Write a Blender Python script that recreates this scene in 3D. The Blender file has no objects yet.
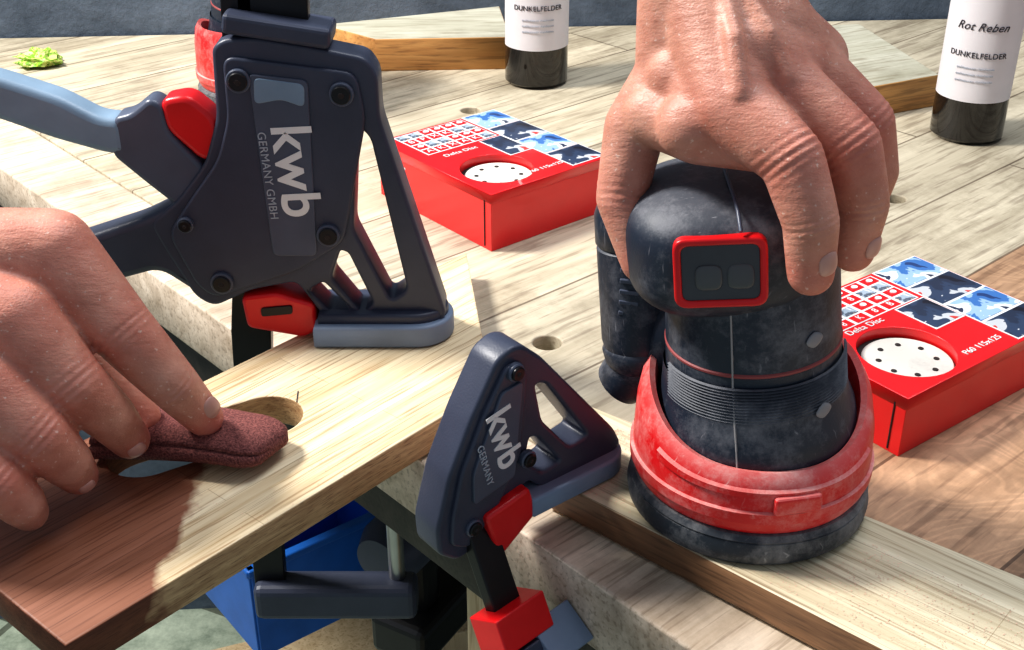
import bpy, bmesh, math, random
import numpy as np
from mathutils import Vector, Matrix, Euler
random.seed(4)
scene=bpy.context.scene
col=scene.collection
try:
    scene.view_settings.view_transform='Standard'
    scene.view_settings.look='Medium High Contrast'
except Exception: pass

# ------------------------------------------------------------------ materials
def new_mat(name):
    m=bpy.data.materials.new(name); m.use_nodes=True
    nt=m.node_tree; b=nt.nodes['Principled BSDF']
    return m,nt,b
def plastic(name,c,rough=.45,metal=0.,bump=.15,scale=900,var=.12,spec=.5,coat=0,nscale=35):
    m,nt,b=new_mat(name)
    N=nt.nodes;L=nt.links
    tc=N.new('ShaderNodeTexCoord')
    no=N.new('ShaderNodeTexNoise'); no.inputs['Scale'].default_value=scale; no.inputs['Detail'].default_value=3
    L.new(tc.outputs['Object'],no.inputs['Vector'])
    n2=N.new('ShaderNodeTexNoise'); n2.inputs['Scale'].default_value=nscale; n2.inputs['Detail'].default_value=5
    L.new(tc.outputs['Object'],n2.inputs['Vector'])
    r=N.new('ShaderNodeValToRGB')
    r.color_ramp.elements[0].position=.3; r.color_ramp.elements[1].position=.75
    r.color_ramp.elements[0].color=[x*(1-var) for x in c]+[1]
    r.color_ramp.elements[1].color=[min(1,x*(1+var)+.004*var*8) for x in c]+[1]
    L.new(n2.outputs['Fac'],r.inputs['Fac']); L.new(r.outputs['Color'],b.inputs['Base Color'])
    bp=N.new('ShaderNodeBump'); bp.inputs['Strength'].default_value=bump; bp.inputs['Distance'].default_value=.0004
    L.new(no.outputs['Fac'],bp.inputs['Height']); L.new(bp.outputs['Normal'],b.inputs['Normal'])
    b.inputs['Roughness'].default_value=rough; b.inputs['Metallic'].default_value=metal
    b.inputs['Specular IOR Level'].default_value=spec
    b.inputs['Coat Weight'].default_value=coat
    return m
def print_mat(name,cols,scale=60):
    """busy printed picture: several colours broken up by noise"""
    m,nt,b=new_mat(name); N=nt.nodes;L=nt.links
    tc=N.new('ShaderNodeTexCoord'); n=N.new('ShaderNodeTexNoise'); n.inputs['Scale'].default_value=scale; n.inputs['Detail'].default_value=3; n.inputs['Distortion'].default_value=.6
    L.new(tc.outputs['Object'],n.inputs['Vector'])
    r=N.new('ShaderNodeValToRGB'); r.color_ramp.interpolation='CONSTANT'; e=r.color_ramp.elements
    while len(e)<len(cols): e.new(.5)
    for i,c in enumerate(cols):
        e[i].position=0 if i==0 else .36+.28*(i-1)/max(1,len(cols)-2); e[i].color=(*c,1)
    L.new(n.outputs['Fac'],r.inputs['Fac']); L.new(r.outputs['Color'],b.inputs['Base Color']); b.inputs['Roughness'].default_value=.4
    return m
def dusty(name,c,dust=(.55,.45,.38),amt=.5,rough=.5,p0=.5,p1=.78,top=0.):
    m,nt,b=new_mat(name); N=nt.nodes;L=nt.links
    tc=N.new('ShaderNodeTexCoord')
    n2=N.new('ShaderNodeTexNoise'); n2.inputs['Scale'].default_value=28; n2.inputs['Detail'].default_value=10; n2.inputs['Roughness'].default_value=.78
    L.new(tc.outputs['Object'],n2.inputs['Vector'])
    r=N.new('ShaderNodeValToRGB'); r.color_ramp.elements[0].position=p0; r.color_ramp.elements[1].position=p1
    r.color_ramp.elements[0].color=(0,0,0,1); r.color_ramp.elements[1].color=(amt,amt,amt,1)
    L.new(n2.outputs['Fac'],r.inputs['Fac']); fac=r.outputs['Color']
    if top>0:   # settled dust: more on faces that look up
        ge=N.new('ShaderNodeNewGeometry'); sp=N.new('ShaderNodeSeparateXYZ'); L.new(ge.outputs['Normal'],sp.inputs[0])
        mr=N.new('ShaderNodeMapRange'); mr.inputs['From Min'].default_value=.25; mr.inputs['From Max'].default_value=.95; mr.inputs['To Max'].default_value=top
        L.new(sp.outputs['Z'],mr.inputs['Value'])
        mu=N.new('ShaderNodeMath'); mu.operation='MULTIPLY'; L.new(mr.outputs[0],mu.inputs[0]); L.new(n2.outputs['Fac'],mu.inputs[1])
        ad=N.new('ShaderNodeMath'); ad.operation='ADD'; ad.use_clamp=True; L.new(mu.outputs[0],ad.inputs[0]); L.new(fac,ad.inputs[1]); fac=ad.outputs[0]
    mp=N.new('ShaderNodeMapping'); mp.inputs['Scale'].default_value=(160,900,60); mp.inputs['Rotation'].default_value=(.3,.5,.4)
    L.new(tc.outputs['Object'],mp.inputs['Vector'])
    n4=N.new('ShaderNodeTexNoise'); n4.inputs['Scale'].default_value=1; n4.inputs['Detail'].default_value=3; L.new(mp.outputs[0],n4.inputs['Vector'])
    r4=N.new('ShaderNodeValToRGB'); r4.color_ramp.elements[0].position=.68; r4.color_ramp.elements[1].position=.76; r4.color_ramp.elements[0].color=(0,0,0,1); r4.color_ramp.elements[1].color=(amt*.8,amt*.8,amt*.8,1)
    L.new(n4.outputs['Fac'],r4.inputs['Fac'])
    a2=N.new('ShaderNodeMath'); a2.operation='ADD'; a2.use_clamp=True; L.new(fac,a2.inputs[0]); L.new(r4.outputs['Color'],a2.inputs[1]); fac=a2.outputs[0]
    mx=N.new('ShaderNodeMixRGB'); mx.inputs[1].default_value=(*c,1); mx.inputs[2].default_value=(*dust,1)
    L.new(fac,mx.inputs[0]); L.new(mx.outputs[0],b.inputs['Base Color'])
    rr=N.new('ShaderNodeMath'); rr.operation='MULTIPLY_ADD'; rr.inputs[1].default_value=.5; rr.inputs[2].default_value=rough
    L.new(fac,rr.inputs[0]); L.new(rr.outputs[0],b.inputs['Roughness'])
    bp=N.new('ShaderNodeBump'); bp.inputs['Strength'].default_value=.2; bp.inputs['Distance'].default_value=.0005
    n3=N.new('ShaderNodeTexNoise'); n3.inputs['Scale'].default_value=700
    L.new(tc.outputs['Object'],n3.inputs['Vector'])
    L.new(n3.outputs['Fac'],bp.inputs['Height']); L.new(bp.outputs['Normal'],b.inputs['Normal'])
    return m
def wood(name,ca,cb,cdark,scale=(3,55,55),rough=.55,hand_shade=None,dash=.5,spots=0,planks=0,pink=None,strips=0):
    """grain runs along local X"""
    m,nt,b=new_mat(name); N=nt.nodes;L=nt.links
    tc=N.new('ShaderNodeTexCoord')
    mp=N.new('ShaderNodeMapping'); mp.inputs['Scale'].default_value=scale
    L.new(tc.outputs['Object'],mp.inputs['Vector'])
    n1=N.new('ShaderNodeTexNoise'); n1.inputs['Scale'].default_value=1.6; n1.inputs['Detail'].default_value=8; n1.inputs['Roughness'].default_value=.68; n1.inputs['Distortion'].default_value=.5
    L.new(mp.outputs[0],n1.inputs['Vector'])
    r=N.new('ShaderNodeValToRGB'); e=r.color_ramp.elements
    e[0].position=.32; e[0].color=(*ca,1); e[1].position=.64; e[1].color=(*cb,1)
    L.new(n1.outputs['Fac'],r.inputs['Fac'])
    mp2=N.new('ShaderNodeMapping'); mp2.inputs['Scale'].default_value=(scale[0]*7,scale[1]*8,scale[2]*8)
    L.new(tc.outputs['Object'],mp2.inputs['Vector'])
    n2=N.new('ShaderNodeTexNoise'); n2.inputs['Scale'].default_value=1.0; n2.inputs['Detail'].default_value=3
    L.new(mp2.outputs[0],n2.inputs['Vector'])
    r2=N.new('ShaderNodeValToRGB'); r2.color_ramp.elements[0].position=.36; r2.color_ramp.elements[1].position=.46
    r2.color_ramp.elements[0].color=(dash,dash,dash,1); r2.color_ramp.elements[1].color=(0,0,0,1)
    L.new(n2.outputs['Fac'],r2.inputs['Fac'])
    mx=N.new('ShaderNodeMixRGB'); mx.inputs[2].default_value=(*cdark,1)
    L.new(r2.outputs['Color'],mx.inputs[0]); L.new(r.outputs['Color'],mx.inputs[1])
    last=mx.outputs[0]; hgt=n2.outputs['Fac']
    if strips:   # narrow glued strips, each slightly different
        br=N.new('ShaderNodeTexBrick'); br.inputs['Scale'].default_value=1
        br.inputs['Brick Width'].default_value=.23; br.inputs['Row Height'].default_value=strips
        br.inputs['Mortar Size'].default_value=.00025; br.inputs['Mortar Smooth'].default_value=.5
        br.inputs['Color1'].default_value=(.84,.81,.76,1); br.inputs['Color2'].default_value=(1.0,1.0,1.0,1); br.inputs['Mortar'].default_value=(.5,.42,.34,1)
        L.new(tc.outputs['Object'],br.inputs['Vector'])
        mb=N.new('ShaderNodeMixRGB'); mb.blend_type='MULTIPLY'; mb.inputs[0].default_value=.8
        L.new(last,mb.inputs[1]); L.new(br.outputs['Color'],mb.inputs[2]); last=mb.outputs[0]
    if pink:
        sp=N.new('ShaderNodeSeparateXYZ'); L.new(tc.outputs['Object'],sp.inputs[0])
        mr=N.new('ShaderNodeMapRange'); mr.inputs['From Min'].default_value=pink[0]+.001; mr.inputs['From Max'].default_value=pink[0]-.001
        L.new(sp.outputs['Y'],mr.inputs['Value'])
        wv=N.new('ShaderNodeTexNoise'); wv.inputs['Scale'].default_value=7; wv.inputs['Distortion'].default_value=2.5; wv.inputs['Detail'].default_value=2
        L.new(tc.outputs['Object'],wv.inputs['Vector'])
        sn=N.new('ShaderNodeMath'); sn.operation='MULTIPLY'; sn.inputs[1].default_value=90; L.new(wv.outputs['Fac'],sn.inputs[0])
        s2=N.new('ShaderNodeMath'); s2.operation='SINE'; L.new(sn.outputs[0],s2.inputs[0])
        rp=N.new('ShaderNodeValToRGB'); rp.color_ramp.elements[0].position=0; rp.color_ramp.elements[0].color=[c*.86 for c in pink[1]]+[1]; rp.color_ramp.elements[1].position=.8; rp.color_ramp.elements[1].color=(*pink[1],1)
        L.new(s2.outputs[0],rp.inputs['Fac'])
        mk=N.new('ShaderNodeMixRGB'); mk.blend_type='MULTIPLY'
        L.new(mr.outputs[0],mk.inputs[0]); L.new(last,mk.inputs[1]); L.new(rp.outputs['Color'],mk.inputs[2]); last=mk.outputs[0]
    if planks:
        br=N.new('ShaderNodeTexBrick'); br.inputs['Scale'].default_value=1
        br.inputs['Brick Width'].default_value=1.37; br.inputs['Row Height'].default_value=planks
        br.inputs['Mortar Size'].default_value=.0012; br.inputs['Mortar Smooth'].default_value=.3
        br.inputs['Color1'].default_value=(.72,.72,.70,1); br.inputs['Color2'].default_value=(1.0,.98,.94,1); br.inputs['Mortar'].default_value=(.15,.11,.08,1)
        L.new(tc.outputs['Object'],br.inputs['Vector'])
        mb=N.new('ShaderNodeMixRGB'); mb.blend_type='MULTIPLY'; mb.inputs[0].default_value=.8
        L.new(last,mb.inputs[1]); L.new(br.outputs['Color'],mb.inputs[2]); last=mb.outputs[0]
    if spots:
        n5=N.new('ShaderNodeTexNoise'); n5.inputs['Scale'].default_value=6; n5.inputs['Detail'].default_value=10; n5.inputs['Roughness'].default_value=.75
        L.new(tc.outputs['Object'],n5.inputs['Vector'])
        r5=N.new('ShaderNodeValToRGB'); r5.color_ramp.elements[0].position=.48; r5.color_ramp.elements[1].position=.70
        r5.color_ramp.elements[0].color=(0,0,0,1); r5.color_ramp.elements[1].color=(spots,spots,spots,1)
        L.new(n5.outputs['Fac'],r5.inputs['Fac'])
        m5=N.new('ShaderNodeMixRGB'); m5.blend_type='MULTIPLY'; m5.inputs[2].default_value=(.40,.37,.33,1)
        L.new(r5.outputs['Color'],m5.inputs[0]); L.new(last,m5.inputs[1]); last=m5.outputs[0]
    if hand_shade:  # painted cast shadow: brown multiplied into the wood, ragged edge
        t0,k,cap,cs=hand_shade
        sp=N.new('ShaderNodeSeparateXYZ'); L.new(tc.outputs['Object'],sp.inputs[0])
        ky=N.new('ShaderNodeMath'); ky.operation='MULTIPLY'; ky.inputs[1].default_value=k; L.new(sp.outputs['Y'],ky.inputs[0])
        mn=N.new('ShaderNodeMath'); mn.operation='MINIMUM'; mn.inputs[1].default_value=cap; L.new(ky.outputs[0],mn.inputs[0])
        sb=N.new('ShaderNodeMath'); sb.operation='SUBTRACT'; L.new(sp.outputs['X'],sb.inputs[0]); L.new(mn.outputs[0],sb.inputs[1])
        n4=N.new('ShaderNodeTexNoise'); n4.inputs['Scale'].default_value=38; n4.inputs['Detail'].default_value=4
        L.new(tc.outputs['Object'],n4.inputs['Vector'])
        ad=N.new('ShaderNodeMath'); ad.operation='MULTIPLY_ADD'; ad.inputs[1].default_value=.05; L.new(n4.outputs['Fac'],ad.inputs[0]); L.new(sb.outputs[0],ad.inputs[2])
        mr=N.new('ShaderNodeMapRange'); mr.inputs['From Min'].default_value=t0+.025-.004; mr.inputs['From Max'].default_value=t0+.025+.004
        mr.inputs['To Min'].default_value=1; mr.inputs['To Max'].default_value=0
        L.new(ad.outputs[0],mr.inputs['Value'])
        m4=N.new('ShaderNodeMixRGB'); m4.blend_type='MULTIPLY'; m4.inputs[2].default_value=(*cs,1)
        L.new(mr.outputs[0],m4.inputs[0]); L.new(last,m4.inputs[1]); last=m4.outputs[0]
    L.new(last,b.inputs['Base Color'])
    b.inputs['Roughness'].default_value=rough
    bp=N.new('ShaderNodeBump'); bp.inputs['Strength'].default_value=.3; bp.inputs['Distance'].default_value=.0008
    L.new(hgt,bp.inputs['Height']); L.new(bp.outputs['Normal'],b.inputs['Normal'])
    return m

HAND_SHADE=(.055,1.1,.075,(.33,.155,.125))  # hand's warm shadow, painted into the near end of the slotted board
M={}
M['slate']=plastic('clamp_slate_plastic',(.044,.053,.086),.42,bump=.25)
M['slate_l']=plastic('clamp_plate_plastic',(.080,.096,.140),.35)
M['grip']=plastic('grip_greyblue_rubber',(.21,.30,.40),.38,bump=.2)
M['pad']=plastic('pad_greyblue_rubber',(.20,.26,.36),.5)
M['red']=plastic('red_plastic',(.70,.008,.012),.32,bump=.05)
M['reddust']=dusty('red_plastic_dusty',(.68,.010,.013),(.80,.40,.37),.75,.36,.47,.70,top=.95)
M['black']=plastic('black_steel',(.012,.012,.014),.35,metal=.3)
M['blackrub']=dusty('black_rubber_dusty',(.016,.025,.043),(.38,.38,.41),.55,.45,.48,.78,top=.42)
M['padrub']=dusty('backing_pad_foam',(.022,.030,.042),(.42,.41,.41),.60,.5,.44,.68,top=.3)
M['dgrey']=plastic('dark_grey_clear',(.055,.06,.065),.15)
M['white']=plastic('white_print',(.78,.78,.78),.5,var=.04)
M['greytxt']=plastic('grey_print',(.42,.46,.52),.5,var=.04)
M['boxred']=plastic('box_red_card',(.80,.010,.014),.33,bump=.03,var=.05,coat=.3)
M['boxdark']=plastic('box_dark_inside',(.02,.012,.012),.7)
M['boxblue']=print_mat('box_photo_blue',[(.02,.05,.16),(.05,.16,.42),(.30,.45,.62),(.75,.78,.8),(.03,.04,.08)],38)
M['boxnavy']=print_mat('box_photo_navy',[(.01,.01,.02),(.02,.03,.06),(.03,.05,.10),(.5,.52,.55),(.55,.05,.04)],32)
M['boxgrey']=print_mat('box_photo_grey',[(.7,.72,.74),(.35,.42,.5),(.1,.12,.16),(.6,.4,.25)],120)
M['disc']=dusty('sanding_disc_white',(.66,.64,.58),(.3,.28,.26),.5,.7)
M['steel']=plastic('steel',(.5,.5,.5),.3,metal=1)
M['glass']=plastic('dark_wine_glass',(.006,.005,.005),.08,bump=0,var=.2,coat=.5)
M['label']=plastic('paper_label',(.72,.70,.73),.6,var=.04)
M['ink']=plastic('black_ink',(.03,.03,.04),.6)
M['blue']=plastic('blue_plastic',(.01,.12,.46),.4)
M['oak']=wood('bamboo_board_wood',(.66,.49,.28),(.93,.80,.57),(.38,.22,.10),scale=(2.6,80,80),hand_shade=HAND_SHADE,dash=.65,strips=.0155)
M['side']=wood('board_edge_wood',(.36,.20,.09),(.66,.44,.23),(.16,.07,.03),scale=(14,60,170),dash=.6,hand_shade=HAND_SHADE)
M['oak2']=wood('oak_board_wood',(.54,.45,.29),(.89,.80,.60),(.32,.22,.13),scale=(2.2,85,85),dash=.6,strips=.030)
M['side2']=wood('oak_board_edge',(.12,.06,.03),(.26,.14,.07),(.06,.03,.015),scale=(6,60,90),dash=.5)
M['bench']=wood('bench_plank_wood',(.42,.36,.26),(.74,.66,.51),(.18,.13,.09),scale=(2.5,28,28),dash=.45,spots=.75,planks=.095,rough=.6,pink=(.0,(1.0,.70,.57)))
M['rail']=wood('bench_rail_wood',(.46,.36,.26),(.76,.64,.51),(.16,.10,.06),scale=(2.5,40,40),dash=.4,spots=.7)
M['block']=wood('block_wood',(.46,.21,.06),(.68,.37,.13),(.2,.09,.03),scale=(3,40,40))
M['blocktop']=wood('block_top_wood',(.40,.38,.28),(.58,.56,.45),(.25,.2,.13),scale=(3,30,30),spots=.5)
M['legwood']=wood('leg_pine_wood',(.50,.37,.21),(.70,.56,.36),(.3,.18,.08),scale=(40,40,3))
M['darkwood']=wood('dark_apron_wood',(.018,.015,.013),(.05,.04,.032),(.01,.008,.006),scale=(3,40,40))

# ------------------------------------------------------------------ geometry helpers
def link(o,parent=None):
    col.objects.link(o)
    if parent is not None: o.parent=parent
    return o
def empty(name,loc=(0,0,0),rotz=0,rot=None):
    o=bpy.data.objects.new(name,None); o.empty_display_size=.05
    o.location=loc; o.rotation_euler=rot if rot else (0,0,rotz)
    col.objects.link(o); return o
def mesh_obj(name,me,mat,parent=None,smooth=True,loc=None,rot=None):
    o=bpy.data.objects.new(name,me)
    if mat is not None:
        me.materials.clear(); me.materials.append(mat)
    if smooth:
        for p in me.polygons: p.use_smooth=True
    link(o,parent)
    if loc: o.location=loc
    if rot: o.rotation_euler=rot
    return o
def roundpoly(pts,r,seg=5):
    n=len(pts); out=[]
    for i in range(n):
        p0=Vector(pts[i-1]);p=Vector(pts[i]);p1=Vector(pts[(i+1)%n])
        a=(p0-p);b=(p1-p); la,lb=a.length,b.length
        if la<1e-9 or lb<1e-9: continue
        rr=min(r,la*.45,lb*.45); q0=p+a/la*rr; q1=p+b/lb*rr
        for k in range(seg+1):
            t=k/seg; out.append(tuple((1-t)**2*q0+2*t*(1-t)*p+t*t*q1))
    return out
def circle(cx,cy,r,n=28): return [(cx+r*math.cos(2*math.pi*i/n),cy+r*math.sin(2*math.pi*i/n)) for i in range(n)]
def plate(name,outlines,half,mat,parent=None,bevel=.0012,plane='XY',off=0,loc=None,rot=None,sidemat=None):
    cu=bpy.data.curves.new(name,'CURVE'); cu.dimensions='2D'; cu.fill_mode='BOTH'
    cu.extrude=max(half-bevel,1e-5); cu.bevel_depth=bevel; cu.bevel_resolution=2; cu.offset=-bevel*.9
    for pts in outlines:
        s=cu.splines.new('POLY'); s.points.add(len(pts)-1)
        for i,p in enumerate(pts): s.points[i].co=(p[0],p[1],0,1)
        s.use_cyclic_u=True
    tmp=bpy.data.objects.new('tmp',cu); col.objects.link(tmp)
    bpy.context.view_layer.update()
    me=bpy.data.meshes.new_from_object(tmp.evaluated_get(bpy.context.evaluated_depsgraph_get()))
    bpy.data.objects.remove(tmp)
    if plane=='XZ':
        me.transform(Matrix(((1,0,0,0),(0,0,-1,off),(0,1,0,0),(0,0,0,1))))
    elif off: me.transform(Matrix.Translation((0,0,off)))
    me.name=name
    o=mesh_obj(name,me,mat,parent,False,loc,rot)
    if sidemat is not None:
        me.materials.append(sidemat)
        for p in me.polygons:
            if abs(p.normal.z)<.5: p.material_index=1
    return o
def box(name,size,loc,mat,parent=None,bevel=.002,rot=None,seg=3):
    bm=bmesh.new(); bmesh.ops.create_cube(bm,size=1)
    bmesh.ops.scale(bm,vec=size,verts=bm.verts)
    if bevel>0: bmesh.ops.bevel(bm,geom=bm.edges[:],offset=bevel,segments=seg,affect='EDGES',profile=.5)
    me=bpy.data.meshes.new(name); bm.to_mesh(me); bm.free()
    o=mesh_obj(name,me,mat,parent,False,loc,rot); return o
def lathe(name,prof,mat,parent=None,seg=72,loc=None,rot=None,a0=0,a1=360,sx=1,sy=1,fn=None):
    full=(a1-a0)>=360
    bm=bmesh.new(); rings=[]; n=seg if full else seg+1
    for r,z in prof:
        row=[]
        for i in range(n):
            a=math.radians(a0+(a1-a0)*i/seg); R,Z=(r,z) if fn is None else fn(r,z,a)
            row.append(bm.verts.new((R*sx*math.cos(a),R*sy*math.sin(a),Z)))
        rings.append(row)
    for a,b in zip(rings,rings[1:]):
        for i in range(n if full else n-1):
            j=(i+1)%n; bm.faces.new((a[i],a[j],b[j],b[i]))
    bmesh.ops.remove_doubles(bm,verts=bm.verts,dist=1e-6)
    bmesh.ops.recalc_face_normals(bm,faces=bm.faces)
    me=bpy.data.meshes.new(name); bm.to_mesh(me); bm.free()
    o=mesh_obj(name,me,mat,parent,True,loc,rot)
    try: me.set_sharp_from_angle(angle=math.radians(40))
    except Exception: pass
    return o
def cyl(name,r,h,mat,parent=None,loc=(0,0,0),rot=None,seg=32,b=.0006):
    return lathe(name,[(0,-h/2),(r-b,-h/2),(r,-h/2+b),(r,h/2-b),(r-b,h/2),(0,h/2)],mat,parent,seg,loc,rot)
def superell(name,half,loc,mat,parent=None,e=.5,ez=.6,rot=None,nu=64,nv=32):
    bm=bmesh.new(); f=lambda c,e: math.copysign(abs(c)**e,c)
    rings=[]
    for j in range(nv+1):
        p=-math.pi/2+math.pi*j/nv
        rings.append([bm.verts.new((half[0]*f(math.cos(p),ez)*f(math.cos(2*math.pi*i/nu),e),half[1]*f(math.cos(p),ez)*f(math.sin(2*math.pi*i/nu),e),half[2]*f(math.sin(p),ez))) for i in range(nu)])
    for a,b in zip(rings,rings[1:]):
        for i in range(nu): bm.faces.new((a[i],a[(i+1)%nu],b[(i+1)%nu],b[i]))
    bmesh.ops.remove_doubles(bm,verts=bm.verts,dist=1e-6); bmesh.ops.recalc_face_normals(bm,faces=bm.faces)
    me=bpy.data.meshes.new(name); bm.to_mesh(me); bm.free()
    return mesh_obj(name,me,mat,parent,True,loc,rot)
def tube(name,pts,r,mat,parent=None,res=8,closed=False):
    cu=bpy.data.curves.new(name,'CURVE'); cu.dimensions='3D'; cu.bevel_depth=r; cu.bevel_resolution=4; cu.use_fill_caps=True
    s=cu.splines.new('POLY'); s.points.add(len(pts)-1)
    for i,p in enumerate(pts): s.points[i].co=(*p,1)
    s.use_cyclic_u=closed
    tmp=bpy.data.objects.new('tmp',cu); col.objects.link(tmp); bpy.context.view_layer.update()
    me=bpy.data.meshes.new_from_object(tmp.evaluated_get(bpy.context.evaluated_depsgraph_get()))
    bpy.data.objects.remove(tmp)
    return mesh_obj(name,me,mat,parent,True)
def text(name,body,size,mat,parent,mtx,wrap=None,ext=.0002,shear=0,bold=0):
    cu=bpy.data.curves.new(name,'FONT'); cu.body=body; cu.size=size; cu.extrude=ext; cu.align_x='CENTER'; cu.align_y='CENTER'; cu.shear=shear
    cu.space_character=1.05; cu.offset=bold
    tmp=bpy.data.objects.new('tmp',cu); col.objects.link(tmp); bpy.context.view_layer.update()
    me=bpy.data.meshes.new_from_object(tmp.evaluated_get(bpy.context.evaluated_depsgraph_get()))
    bpy.data.objects.remove(tmp)
    if wrap:
        R,zc,ang=wrap
        for v in me.vertices:
            a=ang+v.co.x/R; rr=R+.0002+v.co.z
            v.co=(rr*math.sin(a),-rr*math.cos(a),zc+v.co.y)
    else: me.transform(mtx)
    return mesh_obj(name,me,mat,parent,False)

# ------------------------------------------------------------------ room
ZB=.90
def mat_wall():
    m,nt,b=new_mat('painted_wall'); N=nt.nodes;L=nt.links
    tc=N.new('ShaderNodeTexCoord'); n=N.new('ShaderNodeTexNoise'); n.inputs['Scale'].default_value=9; n.inputs['Detail'].default_value=10; n.inputs['Roughness'].default_value=.7
    L.new(tc.outputs['Object'],n.inputs['Vector'])
    r=N.new('ShaderNodeValToRGB'); r.color_ramp.elements[0].position=.3; r.color_ramp.elements[1].position=.7
    r.color_ramp.elements[0].color=(.05,.07,.10,1); r.color_ramp.elements[1].color=(.16,.20,.26,1)
    L.new(n.outputs['Fac'],r.inputs['Fac']); L.new(r.outputs['Color'],b.inputs['Base Color'])
    bp=N.new('ShaderNodeBump'); bp.inputs['Distance'].default_value=.01; bp.inputs['Strength'].default_value=.6
    L.new(n.outputs['Fac'],bp.inputs['Height']); L.new(bp.outputs['Normal'],b.inputs['Normal']); b.inputs['Roughness'].default_value=.8
    return m
def mat_floor():
    m,nt,b=new_mat('stone_floor'); N=nt.nodes;L=nt.links
    tc=N.new('ShaderNodeTexCoord'); n=N.new('ShaderNodeTexNoise'); n.inputs['Scale'].default_value=14; n.inputs['Detail'].default_value=12; n.inputs['Roughness'].default_value=.75
    L.new(tc.outputs['Object'],n.inputs['Vector'])
    r=N.new('ShaderNodeValToRGB'); r.color_ramp.elements[0].position=.32; r.color_ramp.elements[1].position=.68
    r.color_ramp.elements[0].color=(.16,.21,.16,1); r.color_ramp.elements[1].color=(.62,.70,.56,1)
    L.new(n.outputs['Fac'],r.inputs['Fac'])
    mp=N.new('ShaderNodeMapping'); mp.inputs['Rotation'].default_value=(0,0,math.radians(25)); L.new(tc.outputs['Object'],mp.inputs['Vector'])
    br=N.new('ShaderNodeTexBrick'); br.inputs['Scale'].default_value=1; br.inputs['Brick Width'].default_value=.30; br.inputs['Row Height'].default_value=.15
    br.inputs['Mortar Size'].default_value=.006; br.inputs['Color1'].default_value=(1,1,1,1); br.inputs['Color2'].default_value=(.8,.82,.8,1); br.inputs['Mortar'].default_value=(.3,.3,.28,1)
    L.new(mp.outputs[0],br.inputs['Vector'])
    mx=N.new('ShaderNodeMixRGB'); mx.blend_type='MULTIPLY'; mx.inputs[0].default_value=1
    L.new(r.outputs['Color'],mx.inputs[1]); L.new(br.outputs['Color'],mx.inputs[2]); L.new(mx.outputs[0],b.inputs['Base Color'])
    b.inputs['Roughness'].default_value=.7
    return m
box('wall_back',(5,.1,2.6),(0,1.511+.055,1.3),mat_wall(),None,0,rot=(0,0,math.radians(4.25)))
box('floor',(5,5,.1),(0,.6,-.05),mat_floor(),None,0)

# ------------------------------------------------------------------ workbench
BO=Vector((.004,.535)); bn=Vector((.745,.667)).normalized(); be=Vector((-.667,.745)).normalized()
bang=math.atan2(bn.y,bn.x)
def bl(x,y):
    d=Vector((x,y))-BO; return (d.dot(bn),d.dot(be))
bench=empty('workbench',(BO.x,BO.y,0),bang)
RW=.062
backL=Vector((-.60,1.467)); backdir=Vector((1,.0743)).normalized()
def isect(X):
    l0=Vector(bl(backL.x,backL.y)); l1=Vector(bl(backL.x+backdir.x,backL.y+backdir.y)); t=(X-l0.x)/(l1.x-l0.x)
    return (X,l0.y+(l1.y-l0.y)*t)
fr=bl(.371,.125)
top_pts=[(RW+.002,fr[1]),bl(1.35,.10),bl(1.35,1.467+1.95*.0743),isect(RW+.002)]
holes=[circle(*bl(*p),.010) for p in [(.024,.738),(.089,.887),(.078,.985),(-.042,1.21),(.326,.985),(.52,.93),(-.25,1.05)]]
plate('bench_top',[top_pts]+holes,.02,M['bench'],bench,bevel=.0015,off=ZB-.02)
plate('front_rail',[[(0,fr[1]),(RW,fr[1]),isect(RW),isect(0)]],.0225,M['rail'],bench,bevel=.002,off=ZB-.0225)
plate('apron',[[(.018,fr[1]),(.04,fr[1]),isect(.04),isect(.018)]],.025,M['darkwood'],bench,bevel=.001,off=ZB-.045-.025)
for i,(lx,ly) in enumerate([(.09,-.40),(.080,.085),(.09,1.15),(.9,-.6),(1.0,.1)]):
    box('leg_%d'%(i+1),(.055,.055,ZB-.045-.05),(lx,ly,(ZB-.095)/2),M['legwood'],bench,.003)
box('lower_shelf',(.42,.66,.02),(.50,.76,.49),M['rail'],bench,.002)

# ------------------------------------------------------------------ boards
ba=math.atan2(.76,.65)
lb=empty('wooden_board',(-.202,.424,.902),ba)
def lbl(x,y):
    d=Vector((x+.202,y-.424)); u=Vector((math.cos(ba),math.sin(ba))); w=Vector((-u.y,u.x)); return (d.dot(u),d.dot(w))
cx,cy=lbl(-.174,.594); sa=math.radians(33)-ba
slot=[]
HL,HR=.036,.0215
for i in range(17):
    a=-math.pi/2+math.pi*i/16; slot.append((HL+HR*math.cos(a),HR*math.sin(a)))
for i in range(17):
    a=math.pi/2+math.pi*i/16; slot.append((-HL+HR*math.cos(a),HR*math.sin(a)))
slot=[(cx+x*math.cos(sa)-y*math.sin(sa),cy+x*math.sin(sa)+y*math.cos(sa)) for x,y in slot]
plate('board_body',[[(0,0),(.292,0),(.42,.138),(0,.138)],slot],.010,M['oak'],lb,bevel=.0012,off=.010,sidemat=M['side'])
tube('pencil_mark',[lbl(-.128,.628)+(.0202,),lbl(-.129,.640)+(.0202,)],.0004,M['ink'],lb)
ra=math.atan2(-.655,.756)
rb=empty('wooden_board',(.020,.552,.902),ra)
def rbl(x,y):
    d=Vector((x-.020,y-.552)); u=Vector((math.cos(ra),math.sin(ra))); w=Vector((-u.y,u.x)); return (d.dot(u),d.dot(w))
plate('board_body',[[(0,0),rbl(.40,.215),rbl(.47,.30),rbl(.046,.624)]],.010,M['oak2'],rb,bevel=.001,off=.010,sidemat=M['side2'])

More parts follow.
